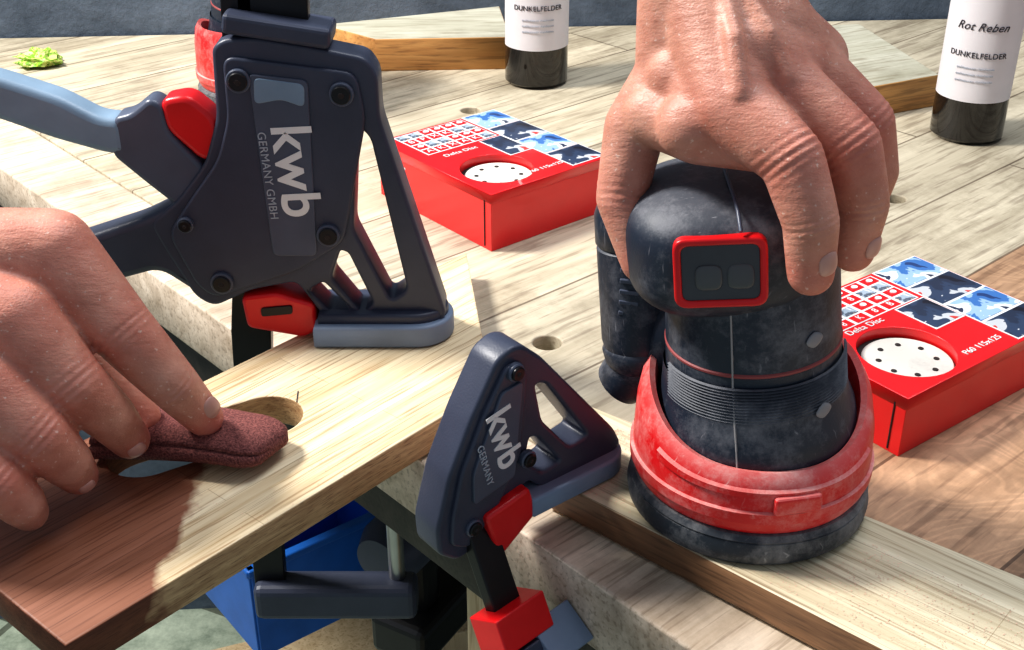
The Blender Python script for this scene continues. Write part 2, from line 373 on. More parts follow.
# ------------------------------------------------------------------ clamps
def mm(pts): return [(x/1000,z/1000) for x,z in pts]
def screw(i,x,z,y,r,parent):
    cyl('screw_ring_%d'%i,r,.004,M['slate_l'],parent,(x,y,z),(math.pi/2,0,0))
    cyl('screw_%d'%i,r*.78,.005,M['black'],parent,(x,y-.001,z),(math.pi/2,0,0))
    cyl('screw_socket_%d'%i,r*.3,.0056,M['boxdark'],parent,(x,y-.0012,z),(math.pi/2,0,0),seg=6)
c1=empty('bar_clamp',(0,.715,.922))
body=roundpoly(mm([(-172,192),(-165,197),(-146,198),(-112,192),(-84,186),(-78,176),(-78,150),(-42,18),(-48,10),(-118,10),(-124,22),(-136,42),(-165,36),(-190,24),(-201,31),(-217,66),(-223,82),(-205,96),(-184,122),(-174,150)]),.006)
w1=roundpoly(mm([(-92,146),(-84,138),(-66,36),(-77,28),(-98,78)]),.005)
w2=roundpoly(mm([(-107,64),(-102,62),(-88,26),(-96,19),(-114,45)]),.004)
w3=roundpoly(mm([(-119,42),(-103,22),(-117,21),(-129,36)]),.003)
plate('body_shell',[body,w1,w2,w3],.012,M['slate'],c1,.0022,'XZ')
inner=roundpoly(mm([(-166,188),(-90,178),(-86,150),(-104,70),(-136,50),(-188,32),(-198,40),(-212,76),(-196,98),(-176,124),(-167,150)]),.008)
plate('shell_cover',[inner],.0022,M['slate'],c1,.0016,'XZ',off=-.0125)
plate('name_plate',[roundpoly(mm([(-152,178),(-118,174),(-121,62),(-148,62)]),.004)],.001,M['slate_l'],c1,.0006,'XZ',off=-.0150)
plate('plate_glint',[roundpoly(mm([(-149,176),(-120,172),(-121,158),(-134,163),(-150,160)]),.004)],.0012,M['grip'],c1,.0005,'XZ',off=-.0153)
T=Matrix.Translation
def face(x,z,y,ang): return T((x,y,z))@Matrix.Rotation(math.pi/2,4,'X')@Matrix.Rotation(ang,4,'Z')
text('logo_text','kwb',.034,M['white'],c1,face(-.130,.118,-.0163,math.radians(-87)),bold=.0005)
text('small_text','GERMANY GMBH',.0070,M['greytxt'],c1,face(-.1465,.115,-.0163,math.radians(-87)))
for i,(x,z) in enumerate([(-158,174),(-99,166),(-200,83),(-113,76),(-182,43)]):
    screw(i+1,x/1000,z/1000,-.0155,.0072 if i!=2 else .005,c1)
plate('steel_bar',[mm([(-160,330),(-112,330),(-118,190),(-150,60),(-158,0),(-163,-60),(-168,-230),(-190,-230),(-187,-60),(-184,0),(-176,60)])],.005,M['black'],c1,.0008,'XZ',off=.004)
plate('bar_slot_left',[mm([(-152,320),(-146,320),(-150,195),(-158,195)])],.001,M['slate_l'],c1,.0004,'XZ',off=.0)
box('upper_slide',(.062,.03,.012),(-.134,.0,.202),M['slate'],c1,.003,rot=(0,math.radians(9),0))
plate('lever_handle',[roundpoly(mm([(-345,184),(-301,174),(-267,162),(-245,149),(-231,148),(-231,126),(-243,127),(-272,136),(-305,149),(-345,160)]),.006)],.0105,M['grip'],c1,.005,'XZ')
plate('lever_base',[roundpoly(mm([(-236,149),(-226,151),(-213,161),(-206,157),(-204,140),(-186,118),(-178,96),(-205,92),(-222,108),(-240,126)]),.005)],.010,M['slate_l'],c1,.003,'XZ')
plate('fixed_grip',[roundpoly(mm([(-200,98),(-228,84),(-275,68),(-345,66),(-345,32),(-257,40),(-222,50),(-196,30)]),.008)],.0115,M['slate'],c1,.005,'XZ')
plate('release_trigger',[roundpoly(mm([(-207,160),(-190,163),(-176,150),(-172,124),(-186,122),(-205,142)]),.006)],.010,M['red'],c1,.0035,'XZ')
plate('red_slider',[roundpoly(mm([(-172,31),(-150,34),(-126,26),(-125,8),(-134,2),(-170,9)]),.004)],.013,M['red'],c1,.0025,'XZ')
plate('slider_notch',[roundpoly(mm([(-160,24),(-140,26),(-140,20),(-160,18)]),.002)],.001,M['black'],c1,.0003,'XZ',off=-.0132)
padp=[(-.126,-.024),(-.062,-.024)]+[(-.062+.024*math.cos(a),.0+.024*math.sin(a)) for a in [math.radians(x) for x in range(-80,85,10)]]+[(-.062,.024),(-.126,.024)]
plate('clamping_pad',[padp],.0075,M['pad'],c1,.002,off=.0078)
plate('pad_seat',[[(x*.93-.006,y*.78) for x,y in padp]],.004,M['slate'],c1,.002,off=.0175)
box('lower_jaw_arm',(.12,.026,.03),(-.130,.0,-.225),M['slate'],c1,.006)
cyl('lower_jaw_screw',.006,.15,M['steel'],c1,(-.085,.004,-.14))
cyl('lower_jaw_pad',.016,.008,M['pad'],c1,(-.085,.004,-.072))

c2=empty('bar_clamp',(.055,.573,.922),math.radians(39))
body=roundpoly(mm([(-72,101),(-60,90),(-8,26),(-2,14),(-10,10),(-58,10),(-68,20),(-84,8),(-98,-6),(-114,-9),(-125,0),(-126,16),(-118,44),(-104,72),(-88,98),(-79,102)]),.004)
w1=roundpoly(mm([(-64,76),(-57,74),(-27,30),(-40,28),(-59,52)]),.004)
w2=roundpoly(mm([(-67,46),(-62,44),(-46,22),(-59,20),(-70,32)]),.003)
plate('body_shell',[body,w1,w2],.010,M['slate'],c2,.002,'XZ')
plate('shell_cover',[roundpoly(mm([(-74,94),(-71,84),(-75,40),(-90,14),(-108,-2),(-119,4),(-118,20),(-112,44),(-98,72),(-84,94)]),.004)],.002,M['slate'],c2,.0012,'XZ',off=-.0105)
plate('name_plate',[roundpoly(mm([(-88,82),(-75,84),(-80,30),(-106,24),(-106,42)]),.003)],.001,M['slate_l'],c2,.0005,'XZ',off=-.013)
text('logo_text','kwb',.021,M['white'],c2,face(-.0875,.056,-.0142,math.radians(-76)),bold=.0004)
text('small_text','GERMANY',.0055,M['greytxt'],c2,face(-.099,.045,-.0142,math.radians(-76)))
for i,(x,z) in enumerate([(-106,10),(-79,90),(-71,36)]): screw(i+1,x/1000,z/1000,-.0125,.0048,c2)
padp=[(-.070,-.017),(-.016,-.017)]+[(-.016+.017*math.cos(a),.017*math.sin(a)) for a in [math.radians(x) for x in range(-80,85,10)]]+[(-.016,.017),(-.070,.017)]
plate('clamping_pad',[padp],.006,M['pad'],c2,.0018,off=.0063)
plate('red_slider',[roundpoly(mm([(-100,14),(-72,20),(-67,2),(-92,-16)]),.003)],.013,M['red'],c2,.002,'XZ',off=-.003)
def bar3(name,p0,p1,w,d,mat,parent):
    p0=Vector(p0);p1=Vector(p1);dv=p1-p0
    q=dv.to_track_quat('Z','Y'); o=box(name,(w,d,dv.length),(0,0,0),mat,None,.001)
    o.data.transform(T((p0+p1)/2)@q.to_matrix().to_4x4())
    o.parent=parent; o.matrix_parent_inverse=(Matrix.Translation(parent.location)@parent.rotation_euler.to_matrix().to_4x4()).inverted()
    return o
bar3('steel_bar',(-.019,.506,.93),(.024,.463,.80),.018,.008,M['black'],c2)
bar3('lower_slider',(-.003,.490,.888),(.003,.484,.870),.034,.022,M['red'],c2)
bar3('lower_jaw',(.003,.484,.868),(.014,.473,.836),.040,.024,M['slate'],c2)
bar3('lower_jaw_pad',(.016,.498,.872),(.030,.484,.858),.028,.016,M['pad'],c2)

# ------------------------------------------------------------------ sanding disc boxes
def discbox(loc,ang,W,D,H,ca,cb):
    e=empty('sanding_disc_box',loc,ang)
    box('carton',(W,D,H-.008),(W/2,D/2,(H-.008)/2),M['boxred'],e,.0004)
    plate('lid',[[(0,0),(W,0),(W,D),(0,D)],circle(ca,cb,.030,40)],.0042,M['boxred'],e,.0005,off=H-.0042)
    cyl('disc_well',.0305,.0006,M['boxdark'],e,(ca,cb,H-.0077))
    cyl('sanding_disc',.0275,.0012,M['disc'],e,(ca+.001,cb-.001,H-.0066),seg=48)
    for k in range(8):
        a=k*math.pi/4+.2; cyl('disc_hole_%d'%k,.0018,.0006,M['boxdark'],e,(ca+.001+.018*math.cos(a),cb-.001+.018*math.sin(a),H-.0059),seg=14)
    zt=H+.0002
    def lab(n,x0,y0,x1,y1,m,t=.0002): box(n,(x1-x0,y1-y0,.0002),((x0+x1)/2,(y0+y1)/2,zt+t),m,e,0)
    k=0
    fx0,fx1,fy0,fy1=.10*W,.68*W,.64*D,.98*D
    lab('icon_field',fx0,fy0,fx1,fy1,M['white'],0)
    nx,ny=6,4
    for i in range(nx):
        for j in range(ny):
            x0=fx0+(fx1-fx0)*(i+.10)/nx; x1=fx0+(fx1-fx0)*(i+.90)/nx; y0=fy0+(fy1-fy0)*(j+.10)/ny; y1=fy0+(fy1-fy0)*(j+.90)/ny
            mm_=M['boxgrey'] if (i*3+j*5)%7 in (1,4) else M['boxred']
            lab('icon_%d'%k,x0,y0,x1,y1,mm_,.0003)
            if mm_ is M['boxred']:
                sx=min(x1-x0,y1-y0)
                if k%2: cyl('icon_mark_%d'%k,sx*.28,.0002,M['white'],e,((x0+x1)/2,(y0+y1)/2,zt+.0006),seg=14)
                else: text('icon_mark_%d'%k,random.choice('KABX8P'),sx*.9,M['white'],e,T(((x0+x1)/2,(y0+y1)/2,zt+.0005)))
            k+=1
    ph=[(.71,.03,.985,.24,'boxnavy'),(.71,.26,.985,.49,'boxblue'),(.71,.51,.985,.74,'boxnavy'),(.71,.76,.985,.985,'boxblue'),(.52,.36,.69,.62,'boxnavy')]
    for i,(a,b,c,d,m) in enumerate(ph):
        lab('photo_border_%d'%i,a*W-.0012,b*D-.0012,c*W+.0012,d*D+.0012,M['white'],.0)
        lab('photo_%d'%i,a*W,b*D,c*W,d*D,M[m],.0003)
    text('lid_text','P60 115x125',.0065,M['white'],e,T((.55*W,.10*D,zt+.0002)))
    text('lid_text_2','Delta Disc',.0075,M['white'],e,T((.30*W,.57*D if D>.13 else .60*D,zt+.0002)))
    for i in range(4): box('side_print_%d'%i,(.0003,.022-.004*i,.0014),(-.0002,D*.82,H*.72-.004*i),M['white'],e,0)
    box('carton_seam',(.0006,.0008,H*.8),(-.0003,.008,H*.45),M['boxdark'],e,0)
    return e
discbox((-.016,.880,.900),math.radians(40),.125,.150,.048,.038,.039)
discbox((.226,.603,.900),math.radians(37),.158,.116,.040,.044,.035)

# ------------------------------------------------------------------ bottles
def bottle(loc,ang):
    e=empty('wine_bottle',loc)
    R=.0335
    lathe('glass_body',[(0,.004),(.022,.002),(R-.004,0),(R,.004),(R,.19),(R-.001,.20),(.028,.215),(.019,.228),(.0145,.242),(.0138,.29),(.0155,.291),(.0155,.30),(.0138,.302),(0,.302)],M['glass'],e,64)
    lathe('label',[(R+.0003,.042),(R+.0003,.165)],M['label'],e,48,a0=-90+math.degrees(ang)-82,a1=-90+math.degrees(ang)+82)
    text('label_title','DUNKELFELDER',.0072,M['ink'],e,None,wrap=(R+.0006,.086,ang))
    text('label_script','Rot Reben',.0105,M['ink'],e,None,wrap=(R+.0006,.112,ang),shear=.4)
    for i in range(3): text('label_line_%d'%i,'qualitaetswein rheinhessen',.0030,M['greytxt'],e,None,wrap=(R+.0006,.074-.006*i,ang))
    lathe('foil',[(.0142,.245),(.0142,.29),(.0160,.291),(.0160,.302),(0,.3025)],M['red'],e,40)
bottle((.026,1.305,.90),.02)
bottle((.436,1.141,.90),-.42)

# ------------------------------------------------------------------ background wood blocks
def prism(name,pts,z0,z1,mtop,mside,sub='block_body'):
    cxx=sum(p[0] for p in pts)/len(pts); cyy=sum(p[1] for p in pts)/len(pts)
    dv=Vector(pts[1])-Vector(pts[0]); a=math.atan2(dv.y,dv.x)
    e=empty(name,(cxx,cyy,z0),a)
    loc=[(Matrix.Rotation(-a,2)@Vector((p[0]-cxx,p[1]-cyy))) for p in pts]
    o=plate(sub,[[tuple(l) for l in loc]],(z1-z0)/2,mside,e,.0015,off=(z1-z0)/2)
    o.data.materials.append(mtop)
    for p in o.data.polygons:
        if p.normal.z>.9: p.material_index=1
    return e
prism('wood_block',[(-.148,1.338),(-.002,1.346),(-.015,1.475),(-.215,1.395)],.90,.936,M['blocktop'],M['block'])
prism('wood_block',[(.25,1.135),(.430,1.222),(.395,1.41),(.20,1.37)],.90,.933,M['blocktop'],M['block'])

bm=bmesh.new(); bmesh.ops.create_icosphere(bm,subdivisions=3,radius=.02)
for v in bm.verts:
    v.co*= .6+.7*random.random(); v.co.z=max(v.co.z*.5,-.006); v.co.x*=1.2
me=bpy.data.meshes.new('wrapper'); bm.to_mesh(me); bm.free()
mesh_obj('crumpled_wrapper',me,print_mat('green_foil',[(.45,.6,.06),(.20,.42,.03),(.6,.7,.2),(.1,.3,.02)],150),None,False,(-.527,1.361,.907))

# ------------------------------------------------------------------ random orbital sander
def sander(loc,rz=0,leanang=-6,cable=True):
    e=empty('orbital_sander',loc,rz)
    up=[]
    def U(o): up.append(o); return o
    lathe('backing_pad',[(0,.0005),(.060,.0005),(.0622,.003),(.0628,.008),(.0615,.0135),(.055,.017),(0,.017)],M['padrub'],e,96)
    lathe('pad_lip',[(.0600,.0125),(.0618,.0150),(.0600,.018),(.05,.019)],M['padrub'],e,96)
    def rim(r,z,a):
        f=(1+math.sin(a))/2; f=min(1,f*1.25); f=f*f*(3-2*f)
        k=max(0,(z-.030)/.020)
        return (r,z+k*.027*f)
    lathe('red_skirt',[(.050,.0175),(.0585,.0185),(.0605,.022),(.0608,.034),(.0600,.043),(.0578,.049),(.0545,.0515),(.0515,.0505),(.0500,.046),(.0500,.030)],M['reddust'],e,120,fn=rim)
    lathe('skirt_band',[(.0600,.0255),(.0622,.0265),(.0624,.0325),(.0600,.0335)],M['reddust'],e,120)
    lathe('skirt_band_upper',[(.0588,.0400),(.0612,.0410),(.0610,.0440),(.0585,.0455)],M['reddust'],e,120,a0=-150,a1=-30,fn=rim)
    o=box('skirt_latch',(.024,.004,.010),(.012,-.0600,.0375),M['reddust'],e,.0018,rot=(0,0,.2))
    U(lathe('lower_collar',[(.0505,.042),(.0512,.052),(.0500,.060),(.0470,.068),(.0455,.076),(.0445,.086)],M['blackrub'],e,96))
    U(lathe('motor_housing',[(.0435,.075),(.0430,.097),(.0422,.0975),(.0422,.0990),(.0428,.0995),(.0415,.135),(.040,.155),(.02,.16)],M['blackrub'],e,96))
    U(lathe('seam_ring',[(.0424,.0968),(.0433,.0976),(.0433,.0986),(.0424,.0995)],plastic('pink_seam',(.30,.06,.06),.5),e,96))
    for k in range(12):
        U(lathe('rib_%d'%k,[(.0440+.00008*(12-k),.0735+.0016*k),(.0452+.00008*(12-k),.0741+.0016*k),(.0440+.00008*(12-k),.0747+.0016*k)],M['blackrub'],e,60,a0=-165,a1=-5))
    sd=plastic('seam_dust',(.34,.33,.33),.7)
    U(tube('vertical_seam',[(-.016,-.0485,.052),(-.016,-.0463,.064),(-.0160,-.0424,.075),(-.0160,-.0400,.095),(-.0160,-.0388,.135)],.0005,sd,e))
    eg=plastic('emblem_grey',(.26,.26,.28),.5)
    for i,(a,z) in enumerate([(-58,.112),(-55,.074)]):
        a=math.radians(a); r=.0428 if z>.1 else .0470
        U(superell('emblem_%d'%i,(.0052,.0042,.0010),(r*math.cos(a),r*math.sin(a),z),eg,e,e=1.3,ez=1,rot=(math.pi/2,0,a+math.pi/2),nu=32,nv=8))
    U(superell('head_shell',(.047,.047,.030),(-.014,0,.154),M['blackrub'],e,e=.74,ez=.60))
    U(superell('head_cap',(.036,.036,.010),(-.012,0,.173),M['blackrub'],e,e=.8,ez=.7))
    U(tube('head_ridge',[(-.012,-.0475,.176),(-.012,-.040,.182),(-.012,-.030,.1845),(-.012,0,.186)],.0009,M['slate_l'],e))
    fr=[roundpoly([(-.0205,-.0165),(.0205,-.0165),(.0205,.0165),(-.0205,.0165)],.006),roundpoly([(-.0172,-.0132),(.0172,-.0132),(.0172,.0132),(-.0172,.0132)],.004)]
    wl=(-.021,-.0452,.157); wrt=(math.radians(-4),0,math.radians(-7))
    U(plate('window_frame',fr,.0035,M['red'],e,.0012,'XZ',loc=wl,rot=wrt))
    U(plate('window_pane',[roundpoly([(-.0175,-.0135),(.0175,-.0135),(.0175,.0135),(-.0175,.0135)],.004)],.0024,M['dgrey'],e,.0008,'XZ',loc=wl,rot=wrt))
    pk=plastic('pane_inner_grey',(.085,.09,.095),.3)
    U(superell('pane_inner_1',(.006,.0012,.006),(-.0265,-.0472,.155),pk,e,nu=24,nv=10,rot=wrt)); U(superell('pane_inner_2',(.006,.0012,.006),(-.0125,-.0484,.155),pk,e,nu=24,nv=10,rot=wrt))
    lathe('dust_outlet',[(0,-.03),(.014,-.03),(.016,-.02),(.016,.03),(.012,.034),(0,.034)],M['blackrub'],e,36,(-.050,.030,.070),(0,math.radians(35),math.radians(-25)))
    lathe('dust_canister',[(0,-.050),(.014,-.050),(.0185,-.045),(.020,-.038),(.019,-.036),(.020,-.032),(.0205,.018),(.0195,.019),(.021,.021),(.021,.036),(.018,.044),(0,.047)],M['blackrub'],e,48,(-.059,.038,.108),(math.radians(-8),math.radians(-4),0))
    for k in range(6):
        box('canister_vent_%d'%k,(.010,.002,.0022),(-.065,.0190,.128-.006*k),M['slate_l'],e,.0005,rot=(0,0,math.radians(-14)))
    if cable: tube('power_cable',[(-.01,.045,.160),(-.01,.07,.168),(-.005,.11,.160),(0,.16,.12),(.02,.22,.06),(.05,.30,.004),(.10,.38,-.016)],.0035,M['black'],e)
    L=T((0,0,.05))@Matrix.Rotation(math.radians(leanang),4,'Y')@T((0,0,-.05))
    bpy.context.view_layer.update()
    for o in up:
        mb=o.matrix_basis.copy(); o.matrix_basis=L@mb
    return e
sander((.124,.539,.922))
sander((-.262,1.255,.900),math.radians(150),cable=False)

# ------------------------------------------------------------------ hands
def mat_skin(name,base,red):
    m,nt,b=new_mat(name); N=nt.nodes;L=nt.links
    tc=N.new('ShaderNodeTexCoord')
    n=N.new('ShaderNodeTexNoise'); n.inputs['Scale'].default_value=48; n.inputs['Detail'].default_value=7; n.inputs['Roughness'].default_value=.65
    L.new(tc.outputs['Object'],n.inputs['Vector'])
    r=N.new('ShaderNodeValToRGB'); r.color_ramp.elements[0].position=.3; r.color_ramp.elements[1].position=.72
    r.color_ramp.elements[0].color=[c*k for c,k in zip(base,(.78,.62,.58))]+[1]; r.color_ramp.elements[1].color=[min(1,c*1.12) for c in base]+[1]
    L.new(n.outputs['Fac'],r.inputs['Fac'])
    at=N.new('ShaderNodeAttribute'); at.attribute_name='tint'
    mx=N.new('ShaderNodeMixRGB'); mx.inputs[2].default_value=(*red,1)
    L.new(at.outputs['Fac'],mx.inputs[0]); L.new(r.outputs['Color'],mx.inputs[1])
    n4=N.new('ShaderNodeTexNoise'); n4.inputs['Scale'].default_value=420; n4.inputs['Detail'].default_value=2
    L.new(tc.outputs['Object'],n4.inputs['Vector'])
    r4=N.new('ShaderNodeValToRGB'); r4.color_ramp.elements[0].position=.66; r4.color_ramp.elements[1].position=.75; r4.color_ramp.elements[0].color=(0,0,0,1); r4.color_ramp.elements[1].color=(.5,.5,.5,1)
    L.new(n4.outputs['Fac'],r4.inputs['Fac'])
    m4=N.new('ShaderNodeMixRGB'); m4.inputs[2].default_value=(.85,.70,.60,1); L.new(r4.outputs['Color'],m4.inputs[0]); L.new(mx.outputs[0],m4.inputs[1])
    L.new(m4.outputs[0],b.inputs['Base Color'])
    b.inputs['Roughness'].default_value=.47
    b.inputs['Subsurface Weight'].default_value=.15; b.inputs['Subsurface Radius'].default_value=(.01,.004,.002); b.inputs['Subsurface Scale'].default_value=.4
    mp=N.new('ShaderNodeMapping'); mp.inputs['Scale'].default_value=(90,260,90); mp.inputs['Rotation'].default_value=(0,0,.5); L.new(tc.outputs['Object'],mp.inputs['Vector'])
    n2=N.new('ShaderNodeTexNoise'); n2.inputs['Scale'].default_value=1; n2.inputs['Detail'].default_value=7; n2.inputs['Roughness'].default_value=.6
    L.new(mp.outputs[0],n2.inputs['Vector'])
    v=N.new('ShaderNodeTexNoise'); v.inputs['Scale'].default_value=900; v.inputs['Detail'].default_value=2
    L.new(tc.outputs['Object'],v.inputs['Vector'])
    ad=N.new('ShaderNodeMath'); ad.operation='MULTIPLY_ADD'; ad.inputs[1].default_value=.3; L.new(v.outputs['Fac'],ad.inputs[0]); L.new(n2.outputs['Fac'],ad.inputs[2])
    bp=N.new('ShaderNodeBump'); bp.inputs['Strength'].default_value=.55; bp.inputs['Distance'].default_value=.0013
    L.new(ad.outputs[0],bp.inputs['Height']); L.new(bp.outputs['Normal'],b.inputs['Normal'])
    return m
skin=mat_skin('skin',(.62,.325,.24),(.56,.12,.09))
nailm=plastic('fingernail',(.60,.33,.27),.3,bump=.05,var=.15)
PITCH=math.radians(29)
def hand(name,O,chains,joints,creases,nails,voxel=.0014,smooth=5):
    R=Matrix(((1,0,0),(0,math.sin(PITCH),-math.cos(PITCH)),(0,math.cos(PITCH),math.sin(PITCH))))
    root=bpy.data.objects.new(name,None); root.empty_display_size=.05; col.objects.link(root)
    root.matrix_world=Matrix.Translation(O)@R.to_4x4()
    bm=bmesh.new()
    for ch in chains:
        P=[(Vector(c[:3])/1000,c[3]/1000) for c in ch]
        for p,r in P: bmesh.ops.create_uvsphere(bm,u_segments=24,v_segments=16,radius=r,matrix=T(p))
        for (p,r),(q,s) in zip(P,P[1:]):
            d=q-p; l=d.length
            if l<1e-5: continue
            k=(r-s)/l; k=max(-.9,min(.9,k)); cs=math.sqrt(1-k*k)
            a=p+d/l*(k*r); bq=q+d/l*(k*s); dd=bq-a
            bmesh.ops.create_cone(bm,cap_ends=True,segments=24,radius1=r*cs,radius2=s*cs,depth=dd.length,matrix=T((a+bq)/2)@d.to_track_quat('Z','Y').to_matrix().to_4x4())
    me=bpy.data.meshes.new('tmp'); bm.to_mesh(me); bm.free()
    tmp=bpy.data.objects.new('tmp',me); col.objects.link(tmp)
    md=tmp.modifiers.new('r','REMESH'); md.mode='VOXEL'; md.voxel_size=voxel
    ms=tmp.modifiers.new('s','SMOOTH'); ms.factor=.6; ms.iterations=smooth
    bpy.context.view_layer.update()
    me2=bpy.data.meshes.new_from_object(tmp.evaluated_get(bpy.context.evaluated_depsgraph_get()))
    bpy.data.objects.remove(tmp)
    n=len(me2.vertices); co=np.empty(n*3); me2.vertices.foreach_get('co',co); co=co.reshape(-1,3)
    no=np.empty(n*3); me2.vertex_normals.foreach_get('vector',no); no=no.reshape(-1,3)
    tint=np.zeros(n)
    for x,y,z,rad,w in joints:
        d=np.linalg.norm(co-np.array((x,y,z))/1000,axis=1); tint=np.maximum(tint,w*np.exp(-(d/(rad/1000))**2))
    for (p,ax,wid,amp,per) in creases:
        p=np.array(p)/1000; ax=np.array(ax,float); ax/=np.linalg.norm(ax)
        rel=co-p; s=rel@ax; lat=np.linalg.norm(rel-np.outer(s,ax),axis=1)
        g=np.exp(-(s/(wid/1000))**2)*(lat<.017)
        front=np.clip(no[:,2]+.3,0,1)
        co=co+no*(-(amp/1000)*(.5+.5*np.cos(2*math.pi*s/(per/1000)))*g*front)[:,None]
    me2.vertices.foreach_set('co',co.ravel())
    at=me2.attributes.new('tint','FLOAT','POINT'); at.data.foreach_set('value',np.clip(tint,0,1))
    o=mesh_obj('hand_surface',me2,skin,root,True)
    sb=o.modifiers.new('sub','SUBSURF'); sb.levels=1; sb.render_levels=1
    for i,(p,ax,nrm,w,l) in enumerate(nails):
        ax=Vector(ax).normalized(); nr=Vector(nrm); nr=(nr-ax*nr.dot(ax)).normalized(); side=ax.cross(nr)
        pv=np.array(p)/1000; rel=co-pv; h=rel@np.array(nr); lat=np.linalg.norm(rel-np.outer(h,np.array(nr)),axis=1)
        near=(lat<.003)&(np.abs(h)<.012)
        if near.any(): pv=pv+np.array(nr)*(h[near].max()+.0002)
        Mx=Matrix((side,ax,nr)).transposed().to_4x4()
        no_=superell('nail_%d'%(i+1),(w/2000,l/2000,.0013),(0,0,0),nailm,root,e=.75,ez=.9,nu=24,nv=12)
        for v in no_.data.vertices: v.co.z-= (v.co.x**2)/.022+ (max(0,v.co.y)**2)/.035
        no_.data.transform(T(Vector(pv))@Mx)
    return root

# --- hand pressing folded sandpaper into the slot
Om=Vector((-.1744,.5826,.932))
wr=(-142,84,82)
idx=[(-57,96,70,22),(-25,57,62,17),(-3,28,45,13.6),(8,9,23,10.5)]
mid=[(-70,62,88,21.5),(-44,31,80,16.2),(-33,12,55,13.4),(-30,-2,30,10.8)]
rng=[(-82,30,98,20),(-57,6,91,15.6),(-50,-9,71,13),(-51,-19,49,10.4)]
pnk=[(-95,3,102,18),(-73,-16,99,13.6),(-67,-28,85,11.8),(-68,-35,71,9.6)]
thb=[(-125,86,50,18),(-86,74,36,16),(-50,36,24,13),(-28,9,14,10)]
chains=[idx,mid,rng,pnk,thb,
  [(*wr,34),idx[0]],[(*wr,34),mid[0]],[(-146,62,84,34),rng[0]],[(-144,38,90,30),pnk[0]],[(-142,88,72,27),thb[0]],
  [(-98,88,72,25),(-76,70,80,21.5)],[(-104,62,86,26),(-88,34,93,21)],
  [(*wr,34),(-190,86,84,37),(-270,90,86,42)],[(-146,48,88,30),(-190,50,86,35),(-270,44,88,42)]]
jn=[(*idx[1][:3],19,.6),(*idx[3][:3],16,.9),(*mid[1][:3],18,.65),(*rng[1][:3],18,.65),(*pnk[1][:3],16,.65),(*mid[3][:3],15,.75),(*rng[3][:3],14,.7),(*idx[0][:3],28,.45),(*mid[0][:3],28,.5),(*rng[0][:3],26,.5),(*pnk[0][:3],24,.5)]
cr=[((-25,57,62),(32,-36,-8),7.5,1.0,4),((-3,28,45),(20,-24,-20),4.5,.8,3.4),((-44,31,80),(20,-26,-8),7.5,1.0,4),((-57,6,91),(18,-18,-8),6.5,1.0,4),((-73,-16,99),(15,-15,-5),6,.8,3.8)]
nl=[((12,16,33),(11,-18,-21),(.62,-.05,.78),11,13),((-24.5,-6,38),(3,-14,-24),(.6,-.65,.45),10,11),((-45,-22,57),(-1,-11,-22),(.6,-.65,.35),9,10)]
hand('left_hand_of_woodworker',Om,chains,jn,cr,nl,smooth=6)

# --- hand gripping the sander head
Om=Vector((.121,.53,1.097))
idx=[(-26,34,36,17.5),(-4,10,50,13.8),(5,-16,46,12.2),(8,-37,33,10.4)]
mid=[(-3,44,26,17),(25,18,34,13.4),(33.5,-6,22,12),(33,-26,8,10)]
rng=[(14,54,8,16),(39,32,10,12.4),(46,11,-2,10.8),(43,-7,-14,9.4)]
pnk=[(21,60,-15,14),(44,44,-20,10.6),(52,27,-33,9.6),(50,10,-42,8.4)]
thb=[(-46,54,2,19),(-64,32,-6,14.5),(-70,0,-12,12),(-60,-30,-16,10)]
wr=(-34,92,12)
chains=[idx,mid,rng,pnk,thb,
  [(*wr,27),idx[0]],[(*wr,27),mid[0]],[(-22,94,4,26),rng[0]],[(-14,92,-6,24),pnk[0]],[(-42,86,12,23),thb[0],idx[0]],
  [(-20,58,26,21),(2,54,14,19)],[(-10,72,14,22),(16,62,0,17)],[(-44,52,12,18),(-20,52,24,19)],[(-42,28,24,16),(-26,34,30,17)],[(-56,36,6,15),(-38,26,20,15),(-14,20,34,14)],
  [(*wr,27),(-26,140,6,31),(0,210,0,38)],[(-14,92,-2,24),(0,140,-4,29),(24,210,-4,38)],
  [(-32,88,35,4),(-28,60,49,4.5),(-26,36,51,5)],[(-24,88,36,4),(-12,64,42,4.5),(-4,46,40,5)],[(-12,88,26,4),(2,70,26,4.5),(14,56,22,5)],
  [(-44,84,30,2.6),(-40,66,34,2.6),(-30,58,41,2.6),(-16,54,44,2.6)]]
jn=[(*idx[1][:3],17,.55),(*idx[3][:3],15,.7),(*mid[1][:3],18,.6),(*rng[1][:3],17,.55),(*mid[3][:3],15,.65),(*thb[2][:3],16,.4),(*thb[3][:3],15,.5),(*idx[0][:3],22,.4),(*mid[0][:3],21,.4)]
cr=[((-4,10,50),(19,-30,4),7,1.0,3.8),((5,-16,46),(8,-22,-8),4.5,.8,3.2),((25,18,34),(20,-28,0),7,1.0,3.8),((33.5,-6,22),(4,-22,-12),4.5,.8,3.2),((39,32,10),(18,-24,-6),6,.9,3.6),((-70,0,-12),(-4,-35,0),6,.8,3.6)]
nl=[((11.5,-33,43.5),(3,-20,-12),(.45,-.2,.85),10,11.5),((38,-24,16),(0,-20,-14),(.6,-.5,.65),9.5,11)]
hand('right_hand_of_woodworker',Om,chains,jn,cr,nl,smooth=5)

